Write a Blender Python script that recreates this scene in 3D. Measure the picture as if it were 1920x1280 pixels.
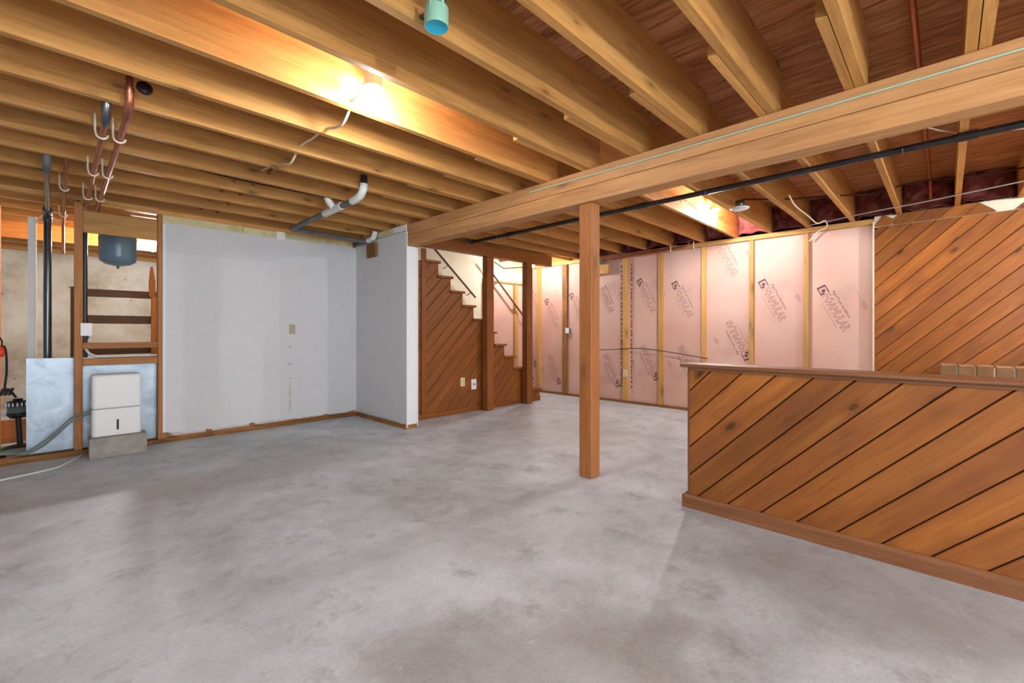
import bpy, bmesh, math, random
from mathutils import Vector, Matrix
random.seed(7)
for o in list(bpy.data.objects): bpy.data.objects.remove(o)
SC = bpy.context.scene
COL = SC.collection

# ------------------------------------------------------------------ camera
FPX, HY = 833.0, 621.0
TH = math.atan2(960 - 108, FPX)              # heading from +Y towards +X
cam_d = bpy.data.cameras.new('camera')
cam = bpy.data.objects.new('camera', cam_d); COL.objects.link(cam)
cam_d.sensor_fit = 'HORIZONTAL'; cam_d.sensor_width = 36.0
cam_d.lens = FPX / 1920.0 * 36.0
cam_d.shift_y = -(640 - HY) / 1920.0
cam_d.clip_start = 0.02
cam.location = (0, 0, 1.2)
cam.rotation_euler = (math.pi / 2, 0, -TH)
SC.camera = cam

# ------------------------------------------------------------------ world, daylight, exposure
W = bpy.data.worlds.new('World'); SC.world = W; W.use_nodes = True
bg = W.node_tree.nodes['Background']
bg.inputs[0].default_value = (0.80, 0.91, 1.0, 1); bg.inputs[1].default_value = 3.6
BULB = 560.0
BULB2 = 1600.0
SC.view_settings.view_transform = 'Standard'
SC.view_settings.look = 'None'
SC.view_settings.gamma = 1.0
SC.view_settings.use_curve_mapping = False
SC.view_settings.exposure = 0.78

def portal(name, loc, rot, sx, sy):
    d = bpy.data.lights.new(name, 'AREA'); d.shape = 'RECTANGLE'; d.size = sx; d.size_y = sy
    d.cycles.is_portal = True
    o = bpy.data.objects.new(name, d); COL.objects.link(o); o.location = loc; o.rotation_euler = rot
portal('daylight_portal_glass_door', (0.2, -3.22, 1.12), (math.pi / 2, 0, 0), 4.8, 2.1)

# ------------------------------------------------------------------ helpers
def lin(c):
    return tuple(((v / 255) / 12.92 if v / 255 <= .04045 else ((v / 255 + .055) / 1.055) ** 2.4) for v in c) + (1,)

class NT:
    def __init__(s, name, rough=.6, spec=.3, metal=0.0):
        s.m = bpy.data.materials.new(name); s.m.use_nodes = True
        s.t = s.m.node_tree; s.b = s.t.nodes['Principled BSDF']
        s.b.inputs['Roughness'].default_value = rough
        s.b.inputs['Specular IOR Level'].default_value = spec
        s.b.inputs['Metallic'].default_value = metal
    def n(s, typ, **k):
        nd = s.t.nodes.new(typ)
        for a, v in k.items():
            if a.startswith('i_'): nd.inputs[a[2:].replace('_', ' ')].default_value = v
            else: setattr(nd, a, v)
        return nd
    def l(s, a, b): s.t.links.new(a, b)
    def ramp(s, src, stops):
        r = s.n('ShaderNodeValToRGB'); e = r.color_ramp.elements
        while len(e) < len(stops): e.new(.5)
        for q, (p, c) in zip(e, stops): q.position = p; q.color = c
        s.l(src, r.inputs[0]); return r.outputs[0]
    def mix(s, f, a, b, mode='MIX'):
        m = s.n('ShaderNodeMix', data_type='RGBA', blend_type=mode)
        if isinstance(f, (int, float)): m.inputs[0].default_value = f
        else: s.l(f, m.inputs[0])
        for v, i in ((a, 6), (b, 7)):
            if isinstance(v, tuple): m.inputs[i].default_value = v
            else: s.l(v, m.inputs[i])
        return m.outputs[2]
    def coords(s, scale, rnd=True):
        tc = s.n('ShaderNodeTexCoord'); src = tc.outputs['Object']
        if rnd:
            oi = s.n('ShaderNodeObjectInfo'); mu = s.n('ShaderNodeMath', operation='MULTIPLY'); mu.inputs[1].default_value = 53.0
            s.l(oi.outputs['Random'], mu.inputs[0])
            ad = s.n('ShaderNodeVectorMath', operation='ADD'); s.l(src, ad.inputs[0]); s.l(mu.outputs[0], ad.inputs[1]); src = ad.outputs[0]
            s.rand = oi.outputs['Random']
        mp = s.n('ShaderNodeMapping'); mp.inputs['Scale'].default_value = scale; s.l(src, mp.inputs[0])
        return src, mp.outputs[0]
    def bump(s, src, strength=.2, dist=.01):
        b = s.n('ShaderNodeBump'); b.inputs['Strength'].default_value = strength; b.inputs['Distance'].default_value = dist
        s.l(src, b.inputs['Height']); s.l(b.outputs[0], s.b.inputs['Normal'])
    def color(s, c):
        if isinstance(c, tuple): s.b.inputs['Base Color'].default_value = c
        else: s.l(c, s.b.inputs['Base Color'])

def plain(name, c, rough=.5, spec=.3, metal=0.0, var=0.0):
    t = NT(name, rough, spec, metal)
    if var:
        _, v = t.coords((1, 1, 1)); nz = t.n('ShaderNodeTexNoise', i_Scale=9.0, i_Detail=4.0); t.l(v, nz.inputs['Vector'])
        a = lin(tuple(max(0, q - var) for q in c)); b = lin(tuple(min(255, q + var) for q in c))
        t.color(t.ramp(nz.outputs[0], [(.3, a), (.7, b)]))
    else: t.color(lin(c))
    return t.m

def wood(name, dark, mid, light, rough=.5, spec=.3, knots=.5, vary=.25, grain=1.0, stain=None, ks=(1.5, 3.6, 3.6)):
    """lumber whose grain runs along the local X axis"""
    t = NT(name, rough, spec)
    src, v = t.coords((0.9 * grain, 16 * grain, 16 * grain))
    nz = t.n('ShaderNodeTexNoise', i_Scale=1.6, i_Detail=5.0, i_Roughness=.6, i_Distortion=.5); t.l(v, nz.inputs['Vector'])
    col = t.ramp(nz.outputs[0], [(.25, lin(dark)), (.5, lin(mid)), (.75, lin(light))])
    mp = t.n('ShaderNodeMapping'); mp.inputs['Scale'].default_value = (.35, 3, 3); t.l(src, mp.inputs[0])
    n2 = t.n('ShaderNodeTexNoise', i_Scale=1.7, i_Detail=3.0, i_Distortion=1.2); t.l(mp.outputs[0], n2.inputs['Vector'])
    broad = t.ramp(n2.outputs[0], [(.3, lin(tuple(int(q * .80) for q in mid))), (.7, lin(tuple(min(255, int(q * 1.12)) for q in mid)))])
    col = t.mix(.45, col, broad)
    mpf = t.n('ShaderNodeMapping'); mpf.inputs['Scale'].default_value = (2.6, 70, 70); t.l(src, mpf.inputs[0])
    nf = t.n('ShaderNodeTexNoise', i_Scale=1.5, i_Detail=5.0, i_Roughness=.65, i_Distortion=.3); t.l(mpf.outputs[0], nf.inputs['Vector'])
    ff = t.ramp(nf.outputs[0], [(.3, (.74, .70, .66, 1)), (.5, (1, 1, 1, 1)), (.7, (1.1, 1.1, 1.1, 1))])
    col = t.mix(.6, col, ff, 'MULTIPLY')
    mpw = t.n('ShaderNodeMapping'); mpw.inputs['Scale'].default_value = (.55, 7, 7); t.l(src, mpw.inputs[0])
    nw = t.n('ShaderNodeTexNoise', i_Scale=1.3, i_Detail=2.0, i_Distortion=.8); t.l(mpw.outputs[0], nw.inputs['Vector'])
    wm = t.n('ShaderNodeMath', operation='MULTIPLY'); wm.inputs[1].default_value = 9.0; t.l(nw.outputs[0], wm.inputs[0])
    fr = t.n('ShaderNodeMath', operation='PINGPONG'); fr.inputs[1].default_value = .5; t.l(wm.outputs[0], fr.inputs[0])
    fw_ = t.ramp(fr.outputs[0], [(.0, (.80, .75, .70, 1)), (.14, (1, 1, 1, 1)), (.5, (1.04, 1.04, 1.04, 1))])
    col = t.mix(.5, col, fw_, 'MULTIPLY')
    if stain:
        mp3 = t.n('ShaderNodeMapping'); mp3.inputs['Scale'].default_value = (.8, 1.3, 1.3); t.l(src, mp3.inputs[0])
        n3 = t.n('ShaderNodeTexNoise', i_Scale=1.9, i_Detail=3.0); t.l(mp3.outputs[0], n3.inputs['Vector'])
        f = t.ramp(n3.outputs[0], [(.5, (0, 0, 0, 1)), (.72, (.75, .75, .75, 1))])
        col = t.mix(f, col, lin(stain))
    if knots:
        mp2 = t.n('ShaderNodeMapping'); mp2.inputs['Scale'].default_value = ks; t.l(src, mp2.inputs[0])
        vo = t.n('ShaderNodeTexVoronoi', i_Scale=1.0); t.l(mp2.outputs[0], vo.inputs['Vector'])
        kd = t.ramp(vo.outputs['Distance'], [(.035, (1, 1, 1, 1)), (.06, (.55, .55, .55, 1)), (.08, (.85, .85, .85, 1)), (.105, (.3, .3, .3, 1)), (.24, (0, 0, 0, 1))])
        fm = t.n('ShaderNodeMath', operation='MULTIPLY'); fm.inputs[1].default_value = knots; t.l(kd, fm.inputs[0])
        col = t.mix(fm.outputs[0], col, lin(tuple(int(q * .42) for q in dark)))
    hs = t.n('ShaderNodeHueSaturation'); t.l(col, hs.inputs['Color'])
    mr = t.n('ShaderNodeMapRange'); mr.inputs[3].default_value = 1 - vary; mr.inputs[4].default_value = 1 + vary * .6
    t.l(t.rand, mr.inputs[0]); t.l(mr.outputs[0], hs.inputs['Value'])
    t.color(hs.outputs[0]); t.bump(nz.outputs[0], .12, .004)
    return t.m

M = {}
M['joist'] = wood('joist lumber', (180, 120, 62), (206, 148, 82), (224, 174, 106), .6, .25, .8, .16, ks=(2.1, .6, 6.5))
M['beam'] = wood('beam lumber', (164, 112, 68), (194, 142, 92), (212, 164, 112), .55, .25, .5, .1)
M['post'] = wood('post lumber', (152, 90, 46), (174, 110, 60), (192, 128, 74), .5, .3, .5, .1)
M['stud'] = wood('stud lumber', (178, 128, 72), (202, 152, 90), (220, 176, 116), .6, .2, .6, .18)
M['oldstud'] = wood('old stud lumber', (146, 94, 54), (174, 118, 72), (194, 142, 94), .6, .2, .6, .15)
M['panel'] = wood('stained pine', (128, 72, 30), (158, 94, 40), (180, 116, 54), .38, .35, .95, .22, .8, stain=(118, 66, 38), ks=(2.3, 5.0, .3))
M['trim'] = wood('stained trim', (104, 64, 40), (130, 84, 54), (152, 104, 72), .42, .3, .15, .1)
M['stair'] = wood('stair wood', (112, 62, 26), (140, 82, 38), (160, 100, 50), .42, .3, .6, .15, ks=(2.3, 5.0, .5))
M['dark'] = wood('dark board', (84, 58, 42), (106, 76, 56), (126, 94, 72), .7, .2, .3, .1)
M['groove'] = plain('groove backing', (62, 34, 20), .8, .1)
M['plate'] = wood('weathered sole plate', (92, 58, 34), (150, 104, 62), (196, 152, 98), .75, .15, .2, .2, 1.6, stain=(70, 48, 40))
M['white'] = plain('white plastic', (232, 232, 230), .35, .4)
M['paint'] = plain('grey white wall paint', (214, 214, 215), .7, .2, var=2)
M['paint2'] = plain('grey white wall paint older coat', (209, 209, 210), .7, .2, var=2)
M['paint3'] = plain('white corner paint', (226, 227, 230), .6, .25, var=1)
M['cream'] = plain('cream stairwell paint', (224, 214, 190), .7, .2, var=3)
M['gyp'] = plain('raw drywall edge', (206, 196, 150), .85, .1, var=14)
M['seam'] = plain('torn paper seam', (196, 184, 160), .85, .1, var=22)
M['gypw'] = plain('chalky filler', (226, 226, 220), .85, .1, var=8)
M['almond'] = plain('almond plastic', (220, 200, 160), .4, .4)
M['tan'] = plain('tan switch plastic', (172, 160, 134), .4, .4)
M['black'] = plain('black plastic', (26, 26, 28), .4, .4)
M['iron'] = plain('black iron pipe', (44, 42, 42), .35, .5, var=8)
M['steel'] = plain('galvanised steel', (120, 122, 124), .3, .5, .9)
M['chrome'] = plain('shiny dark metal pipe', (86, 90, 96), .18, .5, .85)
M['copper'] = plain('old copper', (178, 112, 84), .32, .5, .85, var=14)
M['pvcg'] = plain('grey plastic pipe', (98, 100, 100), .5, .3, var=8)
M['pvcw'] = plain('white plastic fitting', (214, 216, 212), .4, .4, var=6)
M['hangw'] = plain('pale pipe hook', (232, 214, 192), .5, .3)
M['wirew'] = plain('white cable', (228, 208, 180), .5, .3)
M['wired'] = plain('dark cable', (70, 40, 28), .6, .2)
M['wireg'] = plain('grey cable', (170, 162, 150), .5, .3)
M['cyan'] = plain('pale green cable', (170, 190, 168), .5, .3)
M['tank'] = plain('blue steel tank', (92, 120, 138), .28, .5, var=4)
M['blueb'] = plain('blue electrical box', (150, 196, 170), .4, .4, var=10)
M['bluec'] = plain('blue box inside', (42, 178, 212), .3, .5, var=24)
M['ink'] = plain('print ink', (164, 122, 120), .8, .1)
M['inkd'] = plain('dark print ink', (112, 78, 80), .8, .1)
M['inkl'] = plain('faint print ink', (188, 152, 148), .8, .1)
M['stamp'] = plain('faded mill stamp', (104, 64, 42), .8, .1)
M['red'] = plain('orange red plastic', (232, 60, 20), .4, .4)
M['green'] = plain('green plastic mat', (92, 128, 66), .6, .2, var=10)
M['hose'] = plain('grey green hose', (132, 140, 128), .5, .3, var=6)
M['rub'] = plain('dark rubble', (60, 52, 46), .9, .1, var=14)
M['orange'] = wood('orange pine', (184, 104, 40), (212, 128, 56), (228, 148, 76), .5, .3, .4, .08)
M['fluff'] = plain('pink fibreglass', (150, 82, 76), .95, .05, var=26)
M['mortar'] = plain('mortar', (226, 216, 194), .9, .1, var=8)
M['brick'] = plain('tan brick', (158, 120, 86), .85, .1, var=14)
M['cblock'] = plain('concrete block', (156, 152, 144), .9, .1, var=12)

def mk_glow(name, c, k):
    t = NT(name); t.color(lin((255, 255, 255)))
    t.b.inputs['Emission Color'].default_value = c; t.b.inputs['Emission Strength'].default_value = k
    return t.m
M['bulb'] = mk_glow('lit bulb', (.95, .98, 1, 1), BULB)
M['bulb4'] = mk_glow('lit bulb by the foam wall', (.95, .98, 1, 1), BULB * 1.9)
M['bulb3'] = mk_glow('lit utility bulb', (.95, .98, 1, 1), BULB * 3)
M['fill_bulb'] = mk_glow('lit added fill bulb', (.95, .98, 1, 1), BULB2)

STAINS_AND_SHADE = [(1.25, .95, .75, .65, .42, (132, 124, 114)), (1.55, .75, .40, .35, .35, (134, 124, 112)), (2.55, .25, .60, 1.2, .45, (126, 119, 109)),  # last patch here, by the bar: part stain, part painted bar shadow
          (.95, 1.35, .3, .3, .3, (150, 140, 132)), (.15, 4.3, .9, .55, .35, (160, 160, 160)), (1.2, 4.2, 1.0, .5, .35, (154, 152, 150)), (1.9, 4.9, .9, .45, .3, (162, 161, 160)),
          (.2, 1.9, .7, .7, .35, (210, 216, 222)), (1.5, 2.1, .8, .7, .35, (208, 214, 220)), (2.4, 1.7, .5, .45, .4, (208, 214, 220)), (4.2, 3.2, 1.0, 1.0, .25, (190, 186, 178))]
def mk_floor():
    t = NT('concrete floor', .5, .35)
    src, v = t.coords((1, 1, 1), False)
    a = t.n('ShaderNodeTexNoise', i_Scale=.6, i_Detail=9.0, i_Roughness=.62, i_Distortion=.1); t.l(v, a.inputs['Vector'])
    b = t.n('ShaderNodeTexNoise', i_Scale=2.6, i_Detail=12.0, i_Roughness=.72, i_Distortion=.15); t.l(v, b.inputs['Vector'])
    c = t.n('ShaderNodeTexNoise', i_Scale=60.0, i_Detail=4.0); t.l(v, c.inputs['Vector'])
    base = t.ramp(a.outputs[0], [(.32, lin((158, 161, 163))), (.48, lin((190, 197, 203))), (.62, lin((206, 213, 220)))])
    stain = t.ramp(b.outputs[0], [(.34, lin((146, 148, 149))), (.5, lin((190, 197, 203))), (.64, lin((218, 224, 230)))])
    col = t.mix(.5, base, stain)
    # old damp stains, painted shade by the bar and scuffed pale patches, each with its own ragged outline
    nzs = t.n('ShaderNodeTexNoise', i_Scale=2.1, i_Detail=6.0, i_Roughness=.62); t.l(v, nzs.inputs['Vector'])
    sub = t.n('ShaderNodeVectorMath', operation='SUBTRACT'); t.l(nzs.outputs['Color'], sub.inputs[0]); sub.inputs[1].default_value = (.5, .5, .5)
    scl = t.n('ShaderNodeVectorMath', operation='SCALE'); scl.inputs['Scale'].default_value = 1.1; t.l(sub.outputs[0], scl.inputs[0])
    wv = t.n('ShaderNodeVectorMath', operation='ADD'); t.l(v, wv.inputs[0]); t.l(scl.outputs[0], wv.inputs[1])
    for (px, py, rx, ry, k, cc) in STAINS_AND_SHADE:
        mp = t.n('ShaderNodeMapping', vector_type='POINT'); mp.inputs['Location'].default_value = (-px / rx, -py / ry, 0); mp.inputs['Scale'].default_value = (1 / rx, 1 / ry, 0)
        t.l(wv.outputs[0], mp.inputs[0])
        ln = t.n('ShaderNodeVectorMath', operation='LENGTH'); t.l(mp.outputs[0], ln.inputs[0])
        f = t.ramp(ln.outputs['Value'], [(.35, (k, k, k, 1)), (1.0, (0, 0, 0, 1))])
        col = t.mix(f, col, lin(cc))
    fine = t.ramp(c.outputs[0], [(.3, (.86, .86, .86, 1)), (.7, (1.1, 1.1, 1.1, 1))])
    col = t.mix(.55, col, fine, 'MULTIPLY')
    sp = t.n('ShaderNodeTexNoise', i_Scale=9.0, i_Detail=6.0, i_Roughness=.7); t.l(v, sp.inputs['Vector'])
    f = t.ramp(sp.outputs[0], [(.62, (0, 0, 0, 1)), (.72, (.55, .55, .55, 1))])
    col = t.mix(f, col, lin((214, 214, 213)))
    ds = t.n('ShaderNodeTexNoise', i_Scale=4.0, i_Detail=10.0, i_Roughness=.75, i_Distortion=.2); t.l(v, ds.inputs['Vector'])
    f = t.ramp(ds.outputs[0], [(.54, (0, 0, 0, 1)), (.68, (.6, .6, .6, 1))])
    col = t.mix(f, col, lin((136, 134, 130)))
    t.color(col); t.bump(b.outputs[0], .08, .01)
    rr = t.ramp(b.outputs[0], [(.3, (.42, .42, .42, 1)), (.7, (.62, .62, .62, 1))]); t.l(rr, t.b.inputs['Roughness'])
    return t.m
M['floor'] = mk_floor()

def mk_concrete():
    t = NT('poured concrete wall', .9, .1)
    src, v = t.coords((1, 1, 1), False)
    a = t.n('ShaderNodeTexNoise', i_Scale=1.6, i_Detail=7.0, i_Roughness=.65); t.l(v, a.inputs['Vector'])
    col = t.ramp(a.outputs[0], [(.3, lin((150, 134, 114))), (.5, lin((190, 176, 156))), (.68, lin((208, 200, 186)))])
    vo = t.n('ShaderNodeTexVoronoi', i_Scale=5.0); t.l(v, vo.inputs['Vector'])
    f = t.ramp(vo.outputs['Distance'], [(.05, (.6, .6, .6, 1)), (.12, (0, 0, 0, 1))])
    col = t.mix(f, col, lin((112, 98, 84))); t.color(col); t.bump(a.outputs[0], .3, .02)
    return t.m
M['concrete'] = mk_concrete()

def mk_ply():
    t = NT('plywood', .7, .15)
    src, v = t.coords((9, 1.1, 1))
    nz = t.n('ShaderNodeTexNoise', i_Scale=2.4, i_Detail=6.0, i_Roughness=.65, i_Distortion=.7); t.l(v, nz.inputs['Vector'])
    col = t.ramp(nz.outputs[0], [(.32, lin((126, 78, 48))), (.5, lin((176, 118, 78))), (.66, lin((202, 150, 106)))])
    t.color(col); return t.m
M['ply'] = mk_ply()

def mk_foam():
    t = NT('pink foam board', .55, .25)
    src, v = t.coords((1, 1, .8))
    nz = t.n('ShaderNodeTexNoise', i_Scale=1.3, i_Detail=3.0); t.l(v, nz.inputs['Vector'])
    t.color(t.ramp(nz.outputs[0], [(.3, lin((203, 158, 142))), (.7, lin((211, 177, 163)))]))
    return t.m
M['foam'] = mk_foam()

def mk_foil():
    t = NT('foil faced board', .42, .5, .8)
    src, v = t.coords((1, 1, 1))
    nz = t.n('ShaderNodeTexNoise', i_Scale=5.0, i_Detail=4.0, i_Distortion=1.0); t.l(v, nz.inputs['Vector'])
    t.color(t.ramp(nz.outputs[0], [(.3, lin((142, 152, 162))), (.7, lin((174, 183, 191)))])); t.bump(nz.outputs[0], .25, .01)
    return t.m
M['foil'] = mk_foil()

class MB:
    """collects geometry in world coordinates"""
    def __init__(s): s.v = []; s.f = []; s.sm = []
    def add(s, vs, fs, smooth=False):
        k = len(s.v); s.v += [Vector(q) for q in vs]
        for f in fs: s.f.append([k + i for i in f]); s.sm.append(smooth)
        return s
    def box(s, x0, x1, y0, y1, z0, z1):
        return s.add([(x0, y0, z0), (x1, y0, z0), (x1, y1, z0), (x0, y1, z0), (x0, y0, z1), (x1, y0, z1), (x1, y1, z1), (x0, y1, z1)],
                     [(3, 2, 1, 0), (4, 5, 6, 7), (0, 1, 5, 4), (1, 2, 6, 5), (2, 3, 7, 6), (3, 0, 4, 7)])
    def prism(s, pts, n):
        """pts: planar loop; extruded by vector n"""
        k = len(pts); n = Vector(n); a = [Vector(p) for p in pts]
        fs = [tuple(range(k - 1, -1, -1)), tuple(range(k, 2 * k))] + [(i, (i + 1) % k, k + (i + 1) % k, k + i) for i in range(k)]
        return s.add(a + [p + n for p in a], fs)
    def tube(s, path, r, n=8, caps=True, closed=False):
        P = [Vector(p) for p in path]; rings = []; prev = None
        for i, p in enumerate(P):
            if i == 0: d = P[1] - P[0]
            elif i == len(P) - 1: d = P[-1] - P[-2]
            else: d = (P[i + 1] - p).normalized() + (p - P[i - 1]).normalized()
            d.normalize()
            if prev is None:
                u = d.orthogonal().normalized()
            else:
                u = prev - d * prev.dot(d)
                u = u.normalized() if u.length > 1e-6 else d.orthogonal().normalized()
            prev = u; w = d.cross(u)
            rr = r[i] if isinstance(r, (list, tuple)) else r
            rings.append([p + (u * math.cos(2 * math.pi * j / n) + w * math.sin(2 * math.pi * j / n)) * rr for j in range(n)])
        vs = [q for g in rings for q in g]; fs = []
        for i in range(len(rings) - 1):
            for j in range(n):
                fs.append((i * n + j, i * n + (j + 1) % n, (i + 1) * n + (j + 1) % n, (i + 1) * n + j))
        s.add(vs, fs, True)
        if caps:
            s.add(rings[0], [tuple(range(n - 1, -1, -1))]); s.add(rings[-1], [tuple(range(n))])
        return s
    def lathe(s, prof, org, n=24, axis=(0, 0, 1)):
        org = Vector(org); ax = Vector(axis).normalized(); u = ax.orthogonal().normalized(); w = ax.cross(u)
        vs = []; fs = []
        for (r, z) in prof:
            for j in range(n):
                a = 2 * math.pi * j / n
                vs.append(org + ax * z + (u * math.cos(a) + w * math.sin(a)) * max(r, 1e-4))
        for i in range(len(prof) - 1):
            for j in range(n): fs.append((i * n + j, i * n + (j + 1) % n, (i + 1) * n + (j + 1) % n, (i + 1) * n + j))
        return s.add(vs, fs, True)
    def build(s, name, mat, parent=None, origin=None, rot=None, bevel=0, seg=1):
        """rot: 3x3 matrix whose columns are the local axes"""
        R = rot or Matrix.Identity(3)
        if origin is None:
            mn = [min(q[i] for q in s.v) for i in range(3)]; mx = [max(q[i] for q in s.v) for i in range(3)]
            origin = Vector(((mn[0] + mx[0]) / 2, (mn[1] + mx[1]) / 2, mn[2]))
        origin = Vector(origin); Ri = R.transposed()
        me = bpy.data.meshes.new(name)
        me.from_pydata([Ri @ (q - origin) for q in s.v], [], s.f)
        me.polygons.foreach_set('use_smooth', s.sm); me.validate()
        bm = bmesh.new(); bm.from_mesh(me); bmesh.ops.recalc_face_normals(bm, faces=bm.faces); bm.to_mesh(me); bm.free()
        me.materials.append(M[mat] if isinstance(mat, str) else mat)
        o = bpy.data.objects.new(name, me); COL.objects.link(o)
        mw = Matrix.Translation(origin) @ R.to_4x4()
        place(o, mw, parent)
        if bevel:
            b = o.modifiers.new('edge', 'BEVEL'); b.width = bevel; b.segments = seg; b.limit_method = 'ANGLE'
        return o
WORLD = {}
def place(o, mw, parent):
    WORLD[o.name] = mw.copy()
    if parent is not None:
        o.parent = parent; o.matrix_basis = WORLD[parent.name].inverted() @ mw
    else: o.matrix_basis = mw
AX = Matrix.Identity(3)
AY = Matrix(((0, -1, 0), (1, 0, 0), (0, 0, 1)))            # local X along world Y
AZ = Matrix(((0, 0, 1), (0, 1, 0), (1, 0, 0)))
AZ = Matrix(((0, 1, 0), (0, 0, 1), (1, 0, 0)))             # local X along world Z
def bx(name, mat, parent, x0, x1, y0, y1, z0, z1, ax=None, bevel=0):
    """box of lumber with the grain along its longest side"""
    d = (x1 - x0, y1 - y0, z1 - z0)
    if ax is None: ax = (AX, AY, AZ)[d.index(max(d))]
    return MB().box(x0, x1, y0, y1, z0, z1).build(name, mat, parent, rot=ax, bevel=bevel)
def tag(o, label, cat, group=None):
    o['label'] = label; o['category'] = cat
    if group: o['group'] = group
    return o
def thing(name, label, cat, loc=(0, 0, 0), group=None):
    o = bpy.data.objects.new(name, None); COL.objects.link(o); o.empty_display_size = .05
    place(o, Matrix.Translation(Vector(loc)), None)
    return tag(o, label, cat, group)
def struct(o, label=None):
    o['kind'] = 'structure'
    if label: o['label'] = label
    return o
def sroot(name, loc=(0, 0, 0), label=None):
    o = bpy.data.objects.new(name, None); COL.objects.link(o); place(o, Matrix.Translation(Vector(loc)), None)
    return struct(o, label)
def clip(poly, n, c):
    out = []
    for i, p in enumerate(poly):
        q = poly[(i + 1) % len(poly)]; a = p[0] * n[0] + p[1] * n[1] - c; b = q[0] * n[0] + q[1] * n[1] - c
        if a >= 0: out.append(p)
        if (a >= 0) != (b >= 0):
            t = a / (a - b); out.append((p[0] + (q[0] - p[0]) * t, p[1] + (q[1] - p[1]) * t))
    return out
def diag_planks(parent, region, to3, nrm, th, c0, step, gap, mat, name='plank', bevel=.004):
    """planks rising to the right at 45 degrees: lines b - a = c0 + k * step in plane coordinates (a right, b up)"""
    cs = [b - a for a, b in region]
    k0 = math.floor((min(cs) - c0) / step) - 1; k1 = math.ceil((max(cs) - c0) / step) + 1
    nrm = Vector(nrm); X = (Vector(to3(1, 1)) - Vector(to3(0, 0))).normalized(); Y = nrm.cross(X)
    R = Matrix((X, Y, nrm)).transposed()
    for k in range(k0, k1):
        lo = c0 + k * step + gap / 2; hi = c0 + (k + 1) * step - gap / 2
        p = clip(clip(region, (-1, 1), lo), (1, -1), -hi)
        if len(p) < 3: continue
        area = abs(sum(p[i][0] * p[(i + 1) % len(p)][1] - p[(i + 1) % len(p)][0] * p[i][1] for i in range(len(p)))) / 2
        if area < 4e-4: continue
        MB().prism([to3(*q) for q in p], nrm * th).build(name, mat, parent, rot=R, bevel=bevel)
def arc(c, u, v, r, a0, a1, n=6):
    c = Vector(c); u = Vector(u); v = Vector(v)
    return [c + (u * math.cos(a0 + (a1 - a0) * i / n) + v * math.sin(a0 + (a1 - a0) * i / n)) * r for i in range(n + 1)]

# ================================================================== SETTING
XL, XR, YF, YB = -2.6, 6.80, -3.2, 10.4
JB, JT = 2.515, 2.845                       # joist bottom / top
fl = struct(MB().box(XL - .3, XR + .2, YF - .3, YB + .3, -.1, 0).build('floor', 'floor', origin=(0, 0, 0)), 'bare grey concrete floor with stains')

# ---- ceiling: plywood deck, joists
ceil = sroot('ceiling', (2, 3, JB), 'open joist ceiling with bare plywood deck')
for i, x in enumerate([-2.6, -.2, 2.2, 4.6]):
    x1 = min(x + 2.4, XR)
    y = YF
    j = 0
    while y < YB:
        y1 = min(y + 1.22, YB)
        if not (x >= 2.2 and y1 > 5.1 and y < 6.1):
            bx('plywood_sheet', 'ply', ceil, x + .002, x1 - .002, y + .002, y1 - .002, JT, JT + .02, AX)
        y = y1; j += 1
bx('plywood_sheet', 'ply', ceil, 2.2, 3.1, 4.12 + 0.0, 6.2, JT + .001, JT + .02, AX)
bx('plywood_sheet', 'ply', ceil, 3.1, XR, 4.12, 5.05, JT + .001, JT + .021, AX)
bx('plywood_sheet', 'ply', ceil, 2.2, XR, 6.2, 6.56, JT + .001, JT + .021, AX)
JY = [-2.83, -2.38, -1.93, -1.49, -1.04, -.59, -.15, .31, .735, 1.18, 1.61, 2.05, 2.50, 2.96, 3.40, 3.86, 4.31, 4.75, 5.20, 5.65, 6.13, 6.60, 7.05, 7.50, 7.95, 8.95, 9.4, 9.85]
for y in JY:
    xe = 3.14 if y < 6.2 else XR
    bx('floor_joist', 'joist', ceil, XL, xe, y, y + .042, JB, JT)
    if y < 4.9:
        bx('floor_joist', 'joist', ceil, 2.25 + random.uniform(-.06, .05), XR - .06, y + .046, y + .088, JB, JT)
# doubled joist near the line of sight and rim boards
bx('rim_joist', 'joist', ceil, XR - .06, XR - .02, YF, YB, JB, JT)
bx('rim_joist', 'joist', ceil, XL, XR, YB - .06, YB - .02, JB, JT)
bx('header_joist', 'orange', ceil, XL, 3.0, 8.45, 8.50, 2.39, JT)
bx('sill_plate', 'joist', ceil, XL, XR, YB - .1, YB + .24, JB - .038, JB - .001)
bx('rim_joist', 'joist', ceil, XL - .2, XR + .1, YB - .018, YB + .24, JB + .001, JT + .02)
# stairwell joist faces
bx('floor_joist', 'joist', ceil, 3.14, XR - .06, 5.0, 5.042, JB, JT)
def stamp(x, y, dx, dy, rows, n):
    mb = MB()
    for r in range(rows):
        for i in range(n):
            if random.random() < .15: continue
            cx = x + dx * i / n + random.uniform(-.003, .003) + r * .055; cy = y + dy * i / n
            w = random.uniform(.010, .02); h = random.uniform(.02, .042)
            mb.add([(cx, cy, JT - .001), (cx + h, cy, JT - .001), (cx + h, cy - w, JT - .001), (cx, cy - w, JT - .001)], [(0, 1, 2, 3)])
    mb.build('mill_stamp', 'stamp', ceil)
stamp(2.12, .66, .0, -.30, 2, 12)
stamp(2.46, 1.50, .0, -.16, 3, 7)
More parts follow.
